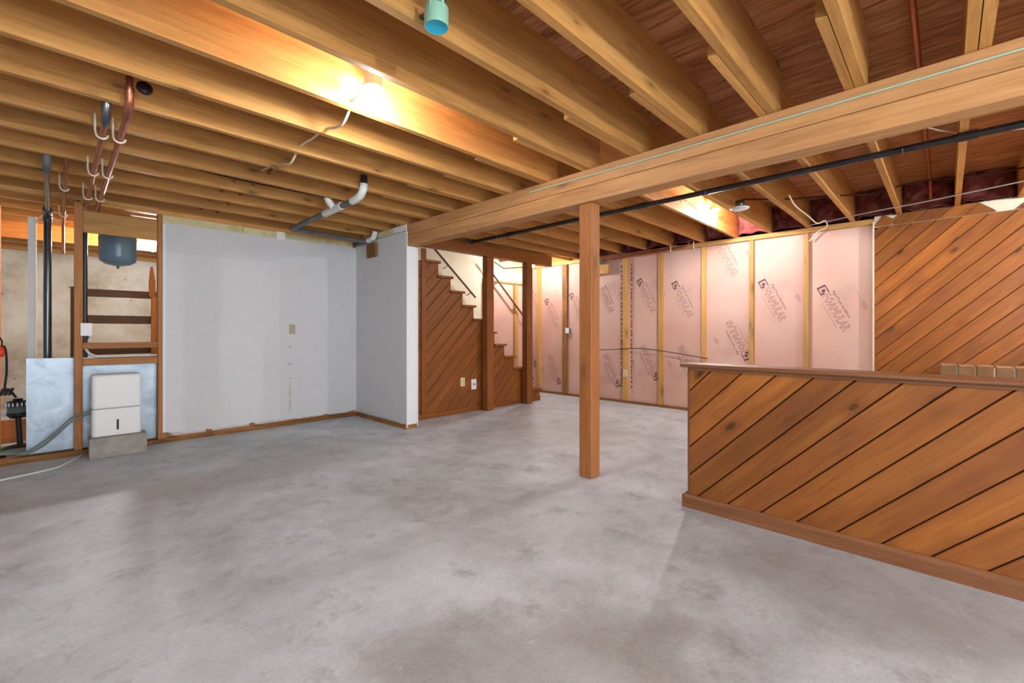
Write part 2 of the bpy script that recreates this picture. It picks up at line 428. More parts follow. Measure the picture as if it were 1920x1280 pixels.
# end-grain insulation tufts in the joist bays at the right wall
def fluff(y0, y1):
    mb = MB(); n = 9; m = 7; vs = []; fs = []
    for i in range(n):
        for j in range(m):
            y = y0 + (y1 - y0) * i / (n - 1); z = JB + .005 + (JT - JB - .01) * j / (m - 1)
            e = 0 if i in (0, n - 1) else 1
            vs.append((XR - .10 - e * random.uniform(.0, .16) - (.1 if j == 0 else 0) * e, y, z))
    for i in range(n - 1):
        for j in range(m - 1): fs.append((i * m + j, (i + 1) * m + j, (i + 1) * m + j + 1, i * m + j + 1))
    mb.add(vs, fs, True)
    back = [(XR - .06, y0, JB + .005), (XR - .06, y1, JB + .005), (XR - .06, y1, JT - .005), (XR - .06, y0, JT - .005)]
    mb.add(back, [(0, 1, 2, 3)])
    mb.build('insulation_batt', 'fluff', ceil)
jr = [y for y in JY if y < 4.9]
for a, b in zip(jr, jr[1:]):
    if a > -1.2: fluff(a + .09, b + .044)

# ---- foundation and outer walls
struct(MB().box(XL - .25, XR, YB, YB + .25, 0, JB - .04).build('wall_back', 'concrete'), 'bare poured concrete foundation wall behind the utility corner')
struct(MB().box(XL - .25, XL, YF, YB, 0, JT).build('wall_left', 'paint'), 'plain wall left of the room')
fw = sroot('wall_front', (2, YF, 0), 'wall with a wide doorway to daylight')
for (x0, x1, z0, z1) in [(XL, -2.2, 0, JT), (2.6, XR, 0, JT), (-2.2, 2.6, 2.17, JT)]:
    MB().box(x0, x1, YF - .25, YF, z0, z1).build('wall_section', 'paint', fw)

# ---- painted partition (back, white)
WY = 6.03
pw = sroot('wall_partition_white', (1.9, WY, 0), 'grey white painted drywall partition with its base torn open')
def drywall(name, mat, x0, x1, z0, z1, ragged=False, y0=WY, y1=WY + .015):
    pts = [(x1, z1), (x0, z1)]
    if ragged:
        n = 26
        for i in range(n + 1):
            x = x0 + (x1 - x0) * i / n; pts.append((x, z0 + random.uniform(-.008, .010) + (.02 if x < .95 else 0)))
    else: pts += [(x0, z0), (x1, z0)]
    return MB().prism([(p[0], y0, p[1]) for p in pts], (0, y1 - y0, 0)).build(name, mat, pw)
drywall('drywall_panel', 'paint', .80, 1.965, .085, 2.06, True)
drywall('drywall_panel', 'paint2', .80, 1.965, 2.06, 2.375)
drywall('drywall_panel', 'paint2', 1.965, 2.985, .072, 2.385, True)
MB().box(.79, .815, WY - .003, WY + .012, .11, 2.36).build('corner_bead', 'paint3', pw)
for a, b in [(.79, 1.55), (1.56, 2.42), (2.43, 2.93)]:
    MB().prism([(a, WY + .002, 2.37), (b, WY + .002, 2.375), (b, WY + .002, 2.455), (a, WY + .002, 2.452)], (0, .014, 0)).build('top_strip', 'gyp', pw)
MB().box(1.93, 2.03, WY - .001, WY + .012, 2.36, 2.46).build('filler_patch', 'gypw', pw)
bx('top_plate', 'joist', pw, .15, 2.98, WY + .02, WY + .10, 2.455, 2.505)
for x in (.79, 1.2, 1.65, 2.09, 2.55, 2.94): bx('stud', 'oldstud', pw, x, x + .04, WY + .017, WY + .10, .045, 2.455)
for a, b in [(.70, 1.25), (1.252, 2.09), (2.094, 2.98)]:
    bx('sole_plate', 'plate', pw, a, b, WY - .012 + random.uniform(-.004, .004), WY + .09, 0, .045)
for z in (1.0, .78, .60, .40):
    MB().lathe([(0, 0), (.007, 0), (.007, -.004), (0, -.004)], (2.085 + random.uniform(-.012, .012), WY - .001, z), 8, (0, 1, 0)).build('screw_hole', 'black', pw)
MB().box(2.078, 2.093, WY - .0012, WY + .004, .16, .56).build('torn_paper_seam', 'seam', pw)

# ---- return wall at the end of the beam
rw = sroot('wall_return_white', (3.06, 5.4, 0), 'grey painted return wall under the end of the beam')
pts = [(2.985, 4.73 + .004, .0)]
prof = [(4.735, 2.43), (6.03, 2.43)]
n = 26
for i in range(n + 1):
    y = 6.03 + (4.735 - 6.03) * i / n; prof.append((y, .075 + random.uniform(-.014, .012) - .01 * (i / n)))
MB().prism([(2.985, a, b) for a, b in prof], (.014, 0, 0)).build('drywall_panel', 'paint2', rw)
MB().box(2.985, 3.145, 4.722, 4.735, .085, 2.247).build('end_panel', 'paint3', rw, bevel=.002)
MB().box(3.140, 3.152, 4.722, 5.05, .02, 2.247).build('corner_bead', 'paint3', rw)
MB().box(2.984, 2.996, 4.716, 4.732, .02, 2.43).build('corner_bead', 'paint3', rw)
MB().box(3.0, 3.14, 4.736, 6.03, .05, 2.247).build('wall_core', 'paint3', rw)
bx('sole_plate', 'plate', rw, 2.975, 3.14, 4.728, 5.3, 0, .05)
bx('sole_plate', 'plate', rw, 2.972, 3.14, 5.302, 6.02, 0, .05)
for a, b, m in [(4.736, 5.02, 'gypw'), (5.022, 5.3, 'gyp'), (5.302, 5.42, 'gyp')]:
    MB().box(2.986, 2.999, a, b, 2.437, 2.512).build('top_strip', m, rw)

# ---- utility partition frame (bare studs)
up = sroot('wall_partition_frame', (.4, 6.08, 0), 'bare stud framing in front of the utility corner')
bx('stud', 'oldstud', up, .112, .172, 6.03, 6.12, .045, 2.46, bevel=.003)
bx('stud', 'oldstud', up, .750, .789, 6.03, 6.12, .045, 2.46, bevel=.003)
bx('header_board', 'stud', up, .173, .749, 6.045, 6.085, 2.175, 2.385, bevel=.003)
bx('top_plate', 'stud', up, -2.5, .749, 6.03, 6.12, 2.474, 2.512)
bx('cross_rail', 'oldstud', up, .173, .749, 6.035, 6.12, 1.028, 1.088, bevel=.003)
bx('cross_rail', 'oldstud', up, .173, .749, 6.035, 6.12, .862, .930, bevel=.003)
bx('sole_plate', 'plate', up, -2.5, .165, 6.0, 6.12, 0, .05)
bx('sole_plate', 'plate', up, .166, .70, 6.01, 6.12, 0, .045)

# ---- right wall: foam board, furring studs, diagonal boards
wr = sroot('wall_right', (6.72, 3, 0), 'wall lined with pink foam board and furring strips')
FX = 6.715
SY = [(5.745, 5.83), (5.085, 5.19), (4.46, 4.54), (3.818, 3.908), (3.20, 3.27), (2.535, 2.595), (1.89, 1.948), (1.25, 1.303)]
MB().box(FX + .03, XR + .15, YF, YB, 0, JB).build('wall_core', 'concrete', wr)
edges = [6.22] + [(a + b) / 2 for a, b in SY] + [.60]
foams = []
for a, b in zip(edges, edges[1:]):
    foams.append((a, b, MB().box(FX, FX + .028, b + .002, a - .002, .035, 2.452).build('foam_panel', 'foam', wr)))
for i, (a, b) in enumerate(SY):
    bx('furring_stud', 'stud' if i != 1 else 'plate', wr, 6.665, FX - .001, a, b, .04, 2.45)
bx('top_plate', 'stud', wr, 6.655, FX + .03, .60, 6.2, 2.453, 2.513)
bx('bottom_plate', 'plate', wr, 6.66, FX + .03, .60, 6.2, 0, .036)

# print on the foam boards
def text_mesh(body, size, outline=0.0, sx=1.0, space=1.0):
    c = bpy.data.curves.new('t', 'FONT'); c.body = body; c.size = size; c.resolution_u = 1; c.space_character = space
    c.align_x = 'LEFT'
    if outline: c.fill_mode = 'NONE'; c.bevel_depth = outline; c.bevel_resolution = 0
    o = bpy.data.objects.new('t', c); COL.objects.link(o)
    dg = bpy.context.evaluated_depsgraph_get(); me = bpy.data.meshes.new_from_object(o.evaluated_get(dg))
    bpy.data.objects.remove(o); bpy.data.curves.remove(c)
    vs = [(v.co.x * sx, v.co.y, v.co.z * .05) for v in me.vertices]; fs = [tuple(p.vertices) for p in me.polygons]
    bpy.data.meshes.remove(me); return vs, fs
def rect(x0, x1, y0, y1): return [(x0, y0, 0), (x1, y0, 0), (x1, y1, 0), (x0, y1, 0)], [(0, 1, 2, 3)]
def mark_mesh(with_logo):
    me = bpy.data.meshes.new('printed_mark'); V = []; F = []; MI = []
    def add(vf, mi, dx=0, dy=0):
        k = len(V); V.extend((x + dx, y + dy, z) for x, y, z in vf[0])
        for f in vf[1]: F.append([k + i for i in f]); MI.append(mi)
    if with_logo:
        add(rect(-.115, -.008, .0, .012), 1); add(rect(-.115, -.008, .088, .10), 1)
        add(rect(-.115, -.092, .012, .088), 1); add(rect(-.03, -.008, .012, .05), 1); add(rect(-.07, -.035, .03, .07), 1)
    add(text_mesh('FOAMULAR', .14, .0030, .68, 1.0), 0, 0, .002)
    for (x, h) in ((0, 0),): pass
    add(text_mesh('Rigid Foam Insulation', .046, 0, .95), 1, .0, .125)
    add(text_mesh('Extruded Polystyrene Insulation', .026, 0, 1.0), 0, .09, -.038)
    for i in range(7):
        w = random.uniform(.18, .3); x = random.uniform(.0, .05)
        add(rect(x, x + w * (.55 if i % 3 else 1), .175 + i * .026, .175 + i * .026 + .007), 2)
    for i in range(3): add(rect(.26, .26 + random.uniform(.06, .12), .29 + i * .022, .298 + i * .022), 0 if i else 2)
    me.from_pydata(V, [], F); me.polygons.foreach_set('material_index', MI)
    for m in ('ink', 'inkd', 'inkl'): me.materials.append(M[m])
    return me
MK = {True: mark_mesh(True), False: mark_mesh(False)}
def mark(y, z, flip, scale=1.0, logo=True, ang=-64):
    """y, z: start of the lettering on the foam face"""
    a = math.radians(ang + (180 if flip else 0))
    X = Vector((0, -math.cos(a), math.sin(a))); N = Vector((-1, 0, 0)); Y = N.cross(X)
    R = Matrix((X, Y, N)).transposed()
    par = next(p for (ya, yb, p) in foams if yb - 1e-6 <= y <= ya + 1e-6)
    o = bpy.data.objects.new('printed_mark', MK[logo]); COL.objects.link(o)
    mw = Matrix.Translation(Vector((FX - .0025, y, z))) @ (R * scale).to_4x4()
    place(o, mw, par)
mark(1.125, 1.64, False); mark(1.80, 1.77, False); mark(2.40, 2.42, False, 1, False); mark(3.03, 1.84, False)
mark(3.63, 1.93, False); mark(4.40, 1.95, False, 1, False); mark(5.02, 1.78, False); mark(5.62, 1.70, False); mark(6.02, 1.9, False, .9)
mark(1.975, .93, True); mark(2.68, .55, True, 1, False); mark(3.32, .55, True); mark(4.02, .38, True); mark(5.30, .32, True); mark(5.9, .62, True)
def edge_print(y):
    mb = MB(); z = .25
    while z < 2.35:
        h = random.uniform(.015, .05)
        mb.add([(FX - .002, y - .012, z), (FX - .002, y + .012, z), (FX - .002, y + .012, z + h), (FX - .002, y - .012, z + h)], [(0, 1, 2, 3)])
        z += h + random.uniform(.012, .05)
    par = next(p for (ya, yb, p) in foams if yb <= y <= ya)
    mb.build('edge_print', 'inkd', par)
edge_print(3.955); edge_print(3.765)

# diagonal pine on the right wall
dw = sroot('wall_right_pine', (6.64, -.5, 0), 'diagonal stained pine board wall behind the bar')
PXF = 6.625
MB().box(PXF + .02, FX + .028, -3.1, .60, 0, 2.535).build('backing_board', 'cream', dw)
MB().box(PXF + .012, PXF + .02, -3.1, .596, .02, 2.40).build('groove_backing', 'groove', dw)
t3 = lambda a, b: (PXF + .014, -a, b)
REG = [(-.603, .02), (1.9, .02), (1.9, 2.405), (-.55, 2.405), (-.603, 2.36)]
diag_planks(dw, REG, t3, (-1, 0, 0), .014, 1.701 - .194 * 12 + .0, .194, .007, 'panel')
for pts in ([(-.6, 2.41), (-.43, 2.41), (-.43, 2.475), (-.50, 2.53), (-.52, 2.53)], [(-.428, 2.41), (.36, 2.41), (.36, 2.425), (.237, 2.53), (-.36, 2.53), (-.428, 2.475)], [(.49, 2.41), (1.9, 2.41), (1.9, 2.53), (.62, 2.53)]):
    diag_planks(dw, pts, t3, (-1, 0, 0), .014, 1.701 - .194 * 12, .194, .006, 'panel')
MB().box(PXF - .004, PXF + .016, .598, .612, .02, 2.47).build('edge_strip', 'cream', dw)

# ---- stairwell walls
sw = sroot('wall_stairwell', (5, 6.1, 0), 'cream painted wall beside the stairs')
MB().box(3.14, 5.42, 6.06, 6.10, 0, 3.5).build('drywall_panel', 'cream', sw)
MB().box(5.42, FX, 6.075, 6.10, 2.17, 3.5).build('drywall_panel', 'paint3', sw)
MB().box(3.12, 3.14, 5.12, 6.06, 2.25, 3.5).build('drywall_panel', 'cream', sw)
MB().box(3.12, XR, 5.05, 6.1, 3.5, 3.52).build('stairwell_ceiling', 'cream', sw)
MB().box(3.14, XR, 5.03, 5.05, JT, 3.5).build('drywall_panel', 'cream', sw)
MB().prism([(5.46, 6.06, 2.56), (5.46, 6.06, 2.47), (5.90, 6.06, 2.345), (FX, 6.06, 2.35), (FX, 6.06, 2.8), (5.46, 6.06, 2.8)], (0, .014, 0)).build('raw_wallboard', 'gyp', sw)
for pth in ([(5.72, 6.055, 2.50), (5.96, 6.055, 2.405)], [(5.96, 6.055, 2.405), (6.5, 6.055, 2.48)]):
    MB().tube(pth, .010, 5).build('wallboard_crack', 'wired', sw)
bx('trimmer_joist', 'joist', ceil, 5.86, 5.90, 5.045, 6.06, JB, JT)
bx('plywood_sheet', 'ply', ceil, 5.90, XR, 5.055, 6.19, JT + .001, JT + .021, AX)
bx('top_plate', 'stud', sw, 5.42, FX, 6.05, 6.074, 2.13, 2.165)
bx('shadow_strip', 'dark', sw, 5.42, FX, 6.052, 6.074, 2.105, 2.13)
for x in (5.44, 6.22): bx('stud', 'stud', sw, x, x + (.16 if x < 6 else .09), 6.0, 6.074, 0, 2.105)
for a, b in ((5.6, 6.22), (6.31, FX)): MB().box(a, b, 6.05, 6.075, 0, 2.105).build('foam_panel', 'foam', sw)
MB().box(3.14, FX, 6.1, 6.14, 0, 3.5).build('wall_core', 'cream', sw)

# ================================================================== THINGS
# ---- beam and post
bm_ = thing('support_beam', 'long built-up timber beam running under the ceiling joists', 'beam', (3.08, 1.5, 2.25))
bx('lower_timber', 'beam', bm_, 3.0, 3.15, -3.15, 6.02, 2.25, 2.378, bevel=.004)
bx('upper_timber', 'beam', bm_, 3.002, 3.148, -3.15, 6.02, 2.382, JB - .002, bevel=.004)
pt = thing('support_post', 'square reddish wooden post standing alone on the concrete floor', 'post', (3.09, 2.11, 0))
bx('post_shaft', 'post', pt, 3.025, 3.145, 2.055, 2.180, .002, 2.25, bevel=.006)
MB().tube([(2.994, -.9, 2.452), (2.994, .4, 2.455), (2.994, 1.7, 2.452), (2.994, 2.7, 2.46)], .006, 6).build('c', 'cyan')
o = bpy.data.objects['c']; o.name = 'electric_cable'; tag(o, 'pale green cable stapled along the face of the timber beam', 'cable')

# ---- bar half wall
bar = thing('bar_half_wall', 'half-height bar wall of diagonal stained pine boards', 'bar', (3.08, -.1, 0))
MB().box(3.034, 3.15, -2.0, 1.258, 0, .952).build('core', 'groove', bar)
REG = [(-1.258, .05), (2.0, .05), (2.0, .952), (-1.258, .952)]
diag_planks(bar, REG, lambda a, b: (3.034, -a, b), (-1, 0, 0), .014, (.224 + .0 + 1.254) - .1915 * 12, .1915, .009, 'panel')
bx('end_board', 'trim', bar, 3.022, 3.15, 1.258, 1.270, .0, .952, bevel=.002)
MB().prism([(3.0, 0, 0), (3.02, 0, 0), (3.02, 0, .088), (3.012, 0, .088), (3.0, 0, .07)], (0, 3.285, 0)).build('base_moulding', 'trim', bar, rot=AY)
bpy.data.objects['base_moulding'].location.y += 0
for v in bpy.data.objects['base_moulding'].data.vertices: pass
bpy.data.objects['base_moulding'].matrix_basis = Matrix.Translation((0, -2.0, 0)) @ bpy.data.objects['base_moulding'].matrix_basis
bx('base_end_moulding', 'trim', bar, 3.0, 3.165, 1.285, 1.30, 0, .085)
bx('counter_cap', 'trim', bar, 2.975, 3.185, -2.0, 1.305, .957, .979, bevel=.004)
bx('cap_moulding', 'trim', bar, 3.006, 3.02, -2.0, 1.258, .936, .956)

# ---- brick pier behind the bar
br = thing('brick_pier', 'low brick pier with a course of tan bricks showing over the bar', 'brick pier', (5.6, -.8, 0))
MB().box(5.02, 6.55, -1.6, .03, 0, .835).build('pier_core', 'mortar', br)
y = .035; k = 0
while y > -1.55:
    bx('brick', 'brick', br, 5.0 + random.uniform(-.004, .004), 5.20, y - .094, y, .84, .932 + random.uniform(-.003, .003), AX, bevel=.006)
    y -= .1015
MB().box(5.012, 5.19, -1.55, .035, .836, .918).build('mortar_bed', 'mortar', br)
for r in range(8):
    y = .03 - (r % 2) * .1
    while y > -1.5:
        bx('brick', 'brick', br, 5.008, 5.10, y - .196, y, .02 + r * .102, .02 + r * .102 + .09, AX); y -= .208

# ---- staircase
st = thing('staircase', 'wooden staircase with diagonal pine side rising to the left', 'staircase', (4.7, 5.5, 0))
NX = lambda k: 5.925 - .217 * (k - 1)
TZ = lambda k: .212 + .197 * (k - 1)
reg = [(3.16, .02), (NX(1) - .02, .02)]
for k in range(1, 12):
    reg += [(NX(k) - .02, TZ(k) - .034), (NX(k + 1) - .02 if k < 11 else 3.16, TZ(k) - .034)]
SYF = 5.095
MB().prism([(a, SYF + .013, b) for a, b in reg], (0, .012, 0)).build('groove_backing', 'groove', st)
diag_planks(st, reg, lambda a, b: (a, SYF + .014, b), (0, -1, 0), .014, -5.9, .193, .007, 'stair')
for k in range(1, 12):
    bx('tread', 'stair', st, NX(k) - .262, NX(k), 5.05, 5.985, TZ(k) - .034, TZ(k), AY, bevel=.006)
    MB().box(NX(k) - .036, NX(k) - .021, SYF + .03, 5.985, max(TZ(k) - .196, .0), TZ(k) - .035).build('riser', 'stair', st, rot=AY)
bx('base_trim', 'stair', st, 3.16, 5.905, SYF - .016, SYF - .001, 0, .075, bevel=.003)
bx('corner_trim', 'stair', st, 3.445, 3.52, SYF - .02, SYF - .001, .075, 2.33, bevel=.003)
for nm, x0, lab in (('stair_post', 4.515, 'square brown post beside the stairs, nearer the white wall'), ('stair_post', 5.40, 'square brown post near the foot of the stairs')):
    t_ = thing(nm, lab, 'post', (x0 + .07, 5.0, 0), 'posts along the stairs')
    bx('post_shaft', 'stair', t_, x0, x0 + .135, 4.93, 5.045, 0, 2.33, bevel=.005)
hd = bx('stair_header', 'stair', None, 3.15, 6.05, 4.935, 5.045, 2.332, 2.508, bevel=.004)
tag(hd, 'brown timber header spanning the stair posts under the joists', 'beam')
hr = thing('handrail', 'thin dark wooden handrail sloping down along the stairs', 'handrail', (5.2, 5.98, 1.3))
MB().tube([(4.18, 5.95, 2.63), (5.16, 5.95, 1.80)], .018, 8).build('rail', 'dark', hr)
MB().tube([(5.40, 5.93, 2.40), (6.56, 5.93, 1.345)], .018, 8).build('rail', 'dark', hr)
for (x, z) in ((4.55, 2.31), (5.05, 1.89), (5.7, 2.12), (6.2, 1.67)):
    MB().tube([(x, 5.95, z - .01), (x - .02, 6.0, z - .05), (x - .02, 6.05, z - .05)], .008, 6).build('bracket', 'steel', hr)

# ---- electrical plates
def plate(name, label, loc, n, w, h, mat, style, group=None):
    t_ = thing(name, label, 'outlet' if 'outlet' in name else 'switch' if 'switch' in name else 'wall plate', loc, group)
    n = Vector(n); up = Vector((0, 0, 1)); r = up.cross(n); c = Vector(loc)
    R = Matrix((r, up, n)).transposed()
    def pb(nm, x0, x1, y0, y1, d0, d1, m, bev=0, par=None):
        mb = MB().box(x0, x1, y0, y1, d0, d1); mb.v = [c + R @ q for q in mb.v]; return mb.build(nm, m, par or t_, bevel=bev)
    pb('cover_plate', -w / 2, w / 2, -h / 2, h / 2, 0, .007, mat, .003)
    if style == 'duplex':
        for s in (-1, 1):
            sf = pb('socket_face', -w * .2, w * .2, s * h * .22 - h * .12, s * h * .22 + h * .12, .007, .009, mat)
            for q in (-1, 1): pb('slot', q * w * .09 - .002, q * w * .09 + .002, s * h * .22 - .01, s * h * .22 + .01, .009, .0095, 'black', 0, sf)
    elif style == 'toggle':
        pb('toggle', -.006, .006, -.012, .012, .007, .018, mat)
    elif style == 'jack':
        pb('jack', -.012, .012, -.012, .012, .007, .010, 'black')
    elif style == 'box':
        pb('box_body', -w * .42, w * .42, -h * .42, h * .42, -.05, 0, 'steel')
        for s in (-1, 1):
            pb('socket_face', -w * .28, w * .28, s * h * .22 - h * .13, s * h * .22 + h * .13, .007, .010, mat)
    return t_
plate('blank_cover_plate', 'almond blank plate low on the stair side boards', (4.17, SYF - .0, .455), (0, -1, 0), .085, .13, 'almond', 'none')
plate('outlet_jack', 'white jack plate low on the stair side boards beside the post', (4.385, SYF - .0, .405), (0, -1, 0), .10, .155, 'white', 'jack')
plate('light_switch', 'tan switch plate halfway up the white partition', (2.115, WY - .0005, 1.228), (0, -1, 0), .075, .125, 'tan', 'toggle')
plate('outlet_box', 'white outlet box on the bare stud of the utility framing', (.197, 6.022, 1.218), (0, -1, 0), .085, .125, 'white', 'box')
plate('outlet_box', 'small white outlet box high on the furring strip beside the timber post', (6.655, 5.06, 1.215), (-1, 0, 0), .085, .10, 'white', 'box')
plate('wall_outlet', 'cream outlet low on a furring strip of the pink wall', (6.658, 3.85, .50), (-1, 0, 0), .08, .12, 'almond', 'duplex')

# ---- lamps
def lamp(label, x, y, z, glow='bulb', drop=0):
    """keyless lampholder; z is the centre of the bulb"""
    t_ = thing('bare_bulb_light', label, 'ceiling light', (x, y, z))
    MB().lathe([(.0, .20), (.052, .20), (.052, .115), (.0, .115)], (x, y, z), 8).build('junction_box', 'pvcw', t_)
    lh = MB().lathe([(.0, .118), (.062, .118), (.066, .108), (.06, .098), (.035, .092), (.024, .085), (.024, .052), (.0, .052)], (x, y, z), 24).build('lampholder', 'white', t_)
    prof = [(.0, -.043)] + [(.038 * math.sin(a), -.005 - .038 * math.cos(a)) for a in (.35, .7, 1.05, 1.4, 1.75, 2.1)] + [(.022, .03), (.015, .045), (.015, .055)]
    MB().lathe(prof, (x, y, z), 20).build('bulb', glow, lh)
    if drop: MB().tube([(x, y, z + .19), (x, y, z + .19 + drop)], .006, 6).build('drop_cord', 'black', t_)
    return t_
lamp('lit bare bulb in a round holder under the joists left of the beam', 1.285, 2.385, 2.505)
lamp('lit bare bulb high near the pink wall beyond the black pipe', 5.5, 1.985, 2.55, 'bulb4')
lamp('lit bare bulb in the utility corner beside the blue tank', .93, 7.95, 2.36, 'bulb3')
lamp('lit bare bulb by the stairs in the far corner', 5.98, 5.33, 2.39)
lamp('lit fill bulb added out of view behind the camera', .6, -1.7, 1.95, 'fill_bulb', .7)  # added fill light behind the camera, stands in for a flash
lamp('lit bare bulb over the end of the bar beyond the pine wall', 5.0, -1.75, 2.40, 'bulb3', .25)
eh = thing('empty_lampholder', 'round white lampholder without a bulb beside the lit bulb near the pink wall', 'lampholder', (5.0, 1.548, 2.478))
MB().lathe([(0, .09), (.045, .09), (.045, .025), (0, .025)], (5.0, 1.548, 2.478), 8).build('junction_box', 'steel', eh)
MB().lathe([(0, .03), (.055, .028), (.09, .016), (.092, .008), (.075, 0), (0, -.006)], (5.0, 1.548, 2.478), 24).build('lampholder', 'white', eh)
bb = thing('blue_ceiling_box', 'round blue plastic ceiling box hanging on a bar between joists', 'electrical box', (1.09, 1.5, 2.45))
MB().lathe([(.047, .0), (.049, .004), (.050, .075), (.046, .08), (.0, .08)], (1.09, 1.5, 2.45), 24).build('box_body', 'blueb', bb)
MB().lathe([(.047, .001), (.040, .004), (.0, .005)], (1.09, 1.5, 2.45), 24).build('box_inside', 'bluec', bb)
for a in (.4, 1.7, 3.5, 4.6):
    MB().box(1.09 + .045 * math.cos(a) - .006, 1.09 + .045 * math.cos(a) + .006, 1.5 + .045 * math.sin(a) - .006, 1.5 + .045 * math.sin(a) + .006, 2.505, 2.55).build('mounting_ear', 'blueb', bb)
bx('hanger_bar', 'steel', bb, 1.08, 1.10, 1.225, 1.608, 2.535, 2.545)

# ---- cables
def cable(label, path, r, mat, name='electric_cable'):
    # Catmull-Rom smoothing
    P = [Vector(p) for p in path]; Q = [P[0] * 2 - P[1]] + P + [P[-1] * 2 - P[-2]]; out = []
    for i in range(1, len(Q) - 2):
        for s in range(5):
            t = s / 5; a, b, c, d = Q[i - 1], Q[i], Q[i + 1], Q[i + 2]
            out.append(.5 * ((2 * b) + (c - a) * t + (2 * a - 5 * b + 4 * c - d) * t * t + (3 * b - a - 3 * c + d) * t ** 3))
    out.append(P[-1])
    return tag(MB().tube(out, r, 6).build(name, mat), label, 'cable')
cable('pale cable sagging through the joists left of the lit bulb', [(1.26, 4.3, 2.62), (1.26, 3.86, 2.56), (1.25, 3.6, 2.49), (1.25, 3.42, 2.56), (1.255, 3.2, 2.56), (1.26, 3.0, 2.56), (1.24, 2.7, 2.49), (1.22, 2.52, 2.55), (1.2, 2.44, 2.54), (1.23, 2.41, 2.58), (1.25, 2.40, 2.63)], .0085, 'wirew')
cable('thin dark cable threaded along under the joists above the white partition', [(.35, 4.50, 2.60), (1.0, 4.52, 2.56), (2.0, 4.50, 2.56), (2.95, 4.50, 2.58)], .007, 'wired')
cable('dark cable hanging in waves across the right joist bays', [(5.3, 1.62, 2.66), (5.4, 1.2, 2.6), (5.6, .85, 2.6), (5.7, .5, 2.58), (5.7, .2, 2.62), (5.8, -.3, 2.6), (5.9, -.9, 2.66)], .008, 'wired')
cable('white cord dangling from a joist to the top of the pink wall', [(5.0, 1.10, 2.53), (5.3, 1.11, 2.49), (5.7, 1.08, 2.46), (6.1, 1.06, 2.44), (6.3, 1.02, 2.50), (6.6, 1.05, 2.48), (6.64, 1.15, 2.44), (6.65, 1.24, 2.34)], .008, 'wirew')
cable('thin grey wire strung under the right joists along the pine wall', [(6.45, 1.2, 2.50), (6.2, .6, 2.50), (6.1, .2, 2.50), (5.9, -.4, 2.505), (5.6, -1.2, 2.505)], .006, 'wireg')
cable('pale wire running from the beam towards the doubled joist', [(3.25, .6, 2.53), (3.6, .3, 2.55), (4.3, -.05, 2.56), (4.6, -.5, 2.56)], .006, 'wirew')
cable('dark cable looping from the right joists to the lit bulb', [(4.7, 2.05, 2.6), (5.0, 2.08, 2.66), (5.3, 2.06, 2.6), (5.45, 2.0, 2.67)], .007, 'wired')
cable('dark cord looped across the pink wall at bar height', [(6.66, 4.6, .86), (6.66, 4.1, .89), (6.66, 3.6, .92), (6.66, 3.1, .88), (6.66, 2.5, .80)], .006, 'wired')
cable('white cable trailing over the floor in front of the utility corner', [(-.9, 5.25, .008), (-.322, 5.418, .008), (-.03, 5.55, .008), (.06, 5.70, .008), (.12, 5.85, .008), (.16, 5.99, .008)], .008, 'pvcw')

# ---- black iron pipe
ip = thing('iron_gas_pipe', 'long black iron pipe running under the right joists beside the beam', 'pipe', (4.15, 2, 2.47))
MB().tube([(4.15, -3.1, 2.475), (4.15, 4.86, 2.475)], .024, 12).build('pipe_run', 'iron', ip)
for y in (-.1, 2.2, 4.1): MB().tube([(4.15, y - .05, 2.475), (4.15, y + .05, 2.475)], .031, 12).build('coupling', 'iron', ip)
MB().tube([(4.15, 4.83, 2.475), (4.15, 4.87, 2.475), (4.12, 4.88, 2.50), (4.12, 4.88, 2.60)], .027, 12).build('end_elbow', 'iron', ip)
for y in (.2, 1.55, 2.95, 4.3): MB().tube(arc((4.15, y + .02, 2.475), (1, 0, 0), (0, 0, -1), .028, 0, math.pi, 8), .004, 5).build('pipe_strap', 'steel', ip)

# ---- copper supply pipes on hooks
def hook(par, x, y, z, r):
    pth = [(x - .035, y, z + .12), (x - .035, y, z + .02)] + arc((x - .003, y, z), (1, 0, 0), (0, 0, 1), r + .012, math.pi, 2 * math.pi, 8)
    MB().tube(pth, .0065, 6).build('pipe_hook', 'hangw', par)
cp = thing('copper_pipe', 'copper pipe on hooks under the joists, the left of a close pair', 'pipe', (.2, 5, 2.42), 'copper pair')
MB().tube([(.198, 6.66, 2.44), (.198, 3.56, 2.44), (.198, 3.50, 2.46), (.198, 3.48, 2.54)], .016, 10).build('pipe_run', 'copper', cp)
MB().tube([(.198, 3.60, 2.44), (.198, 3.52, 2.45), (.198, 3.485, 2.48), (.198, 3.48, 2.53)], .022, 10).build('elbow', 'steel', cp)
for y in (3.80, 4.75, 5.65): hook(cp, .198, y, 2.44, .016)
cp = thing('copper_pipe', 'copper pipe with an upturned elbow, the right of a close pair on hooks', 'pipe', (.28, 5, 2.42), 'copper pair')
MB().tube([(.281, 6.9, 2.44), (.281, 3.36, 2.44), (.281, 3.30, 2.45), (.281, 3.265, 2.49), (.281, 3.26, 2.62)], .017, 10).build('pipe_run', 'copper', cp)
MB().tube([(.281, 3.42, 2.44), (.281, 3.33, 2.445), (.281, 3.275, 2.48), (.281, 3.26, 2.56)], .022, 10).build('elbow', 'copper', cp)
MB().tube([(.29, 3.26, 2.62), (.281, 3.26, 2.65), (.24, 3.26, 2.66), (-2.4, 3.26, 2.66)], .017, 10).build('branch', 'copper', cp)
for y in (3.80, 4.75, 5.65): hook(cp, .281, y, 2.44, .017)
MB().lathe([(0, 0), (.04, 0), (.04, .01), (0, .01)], (.36, 3.395, 2.64), 10, (0, 1, 0)).build('scorch_shield', 'iron', cp)
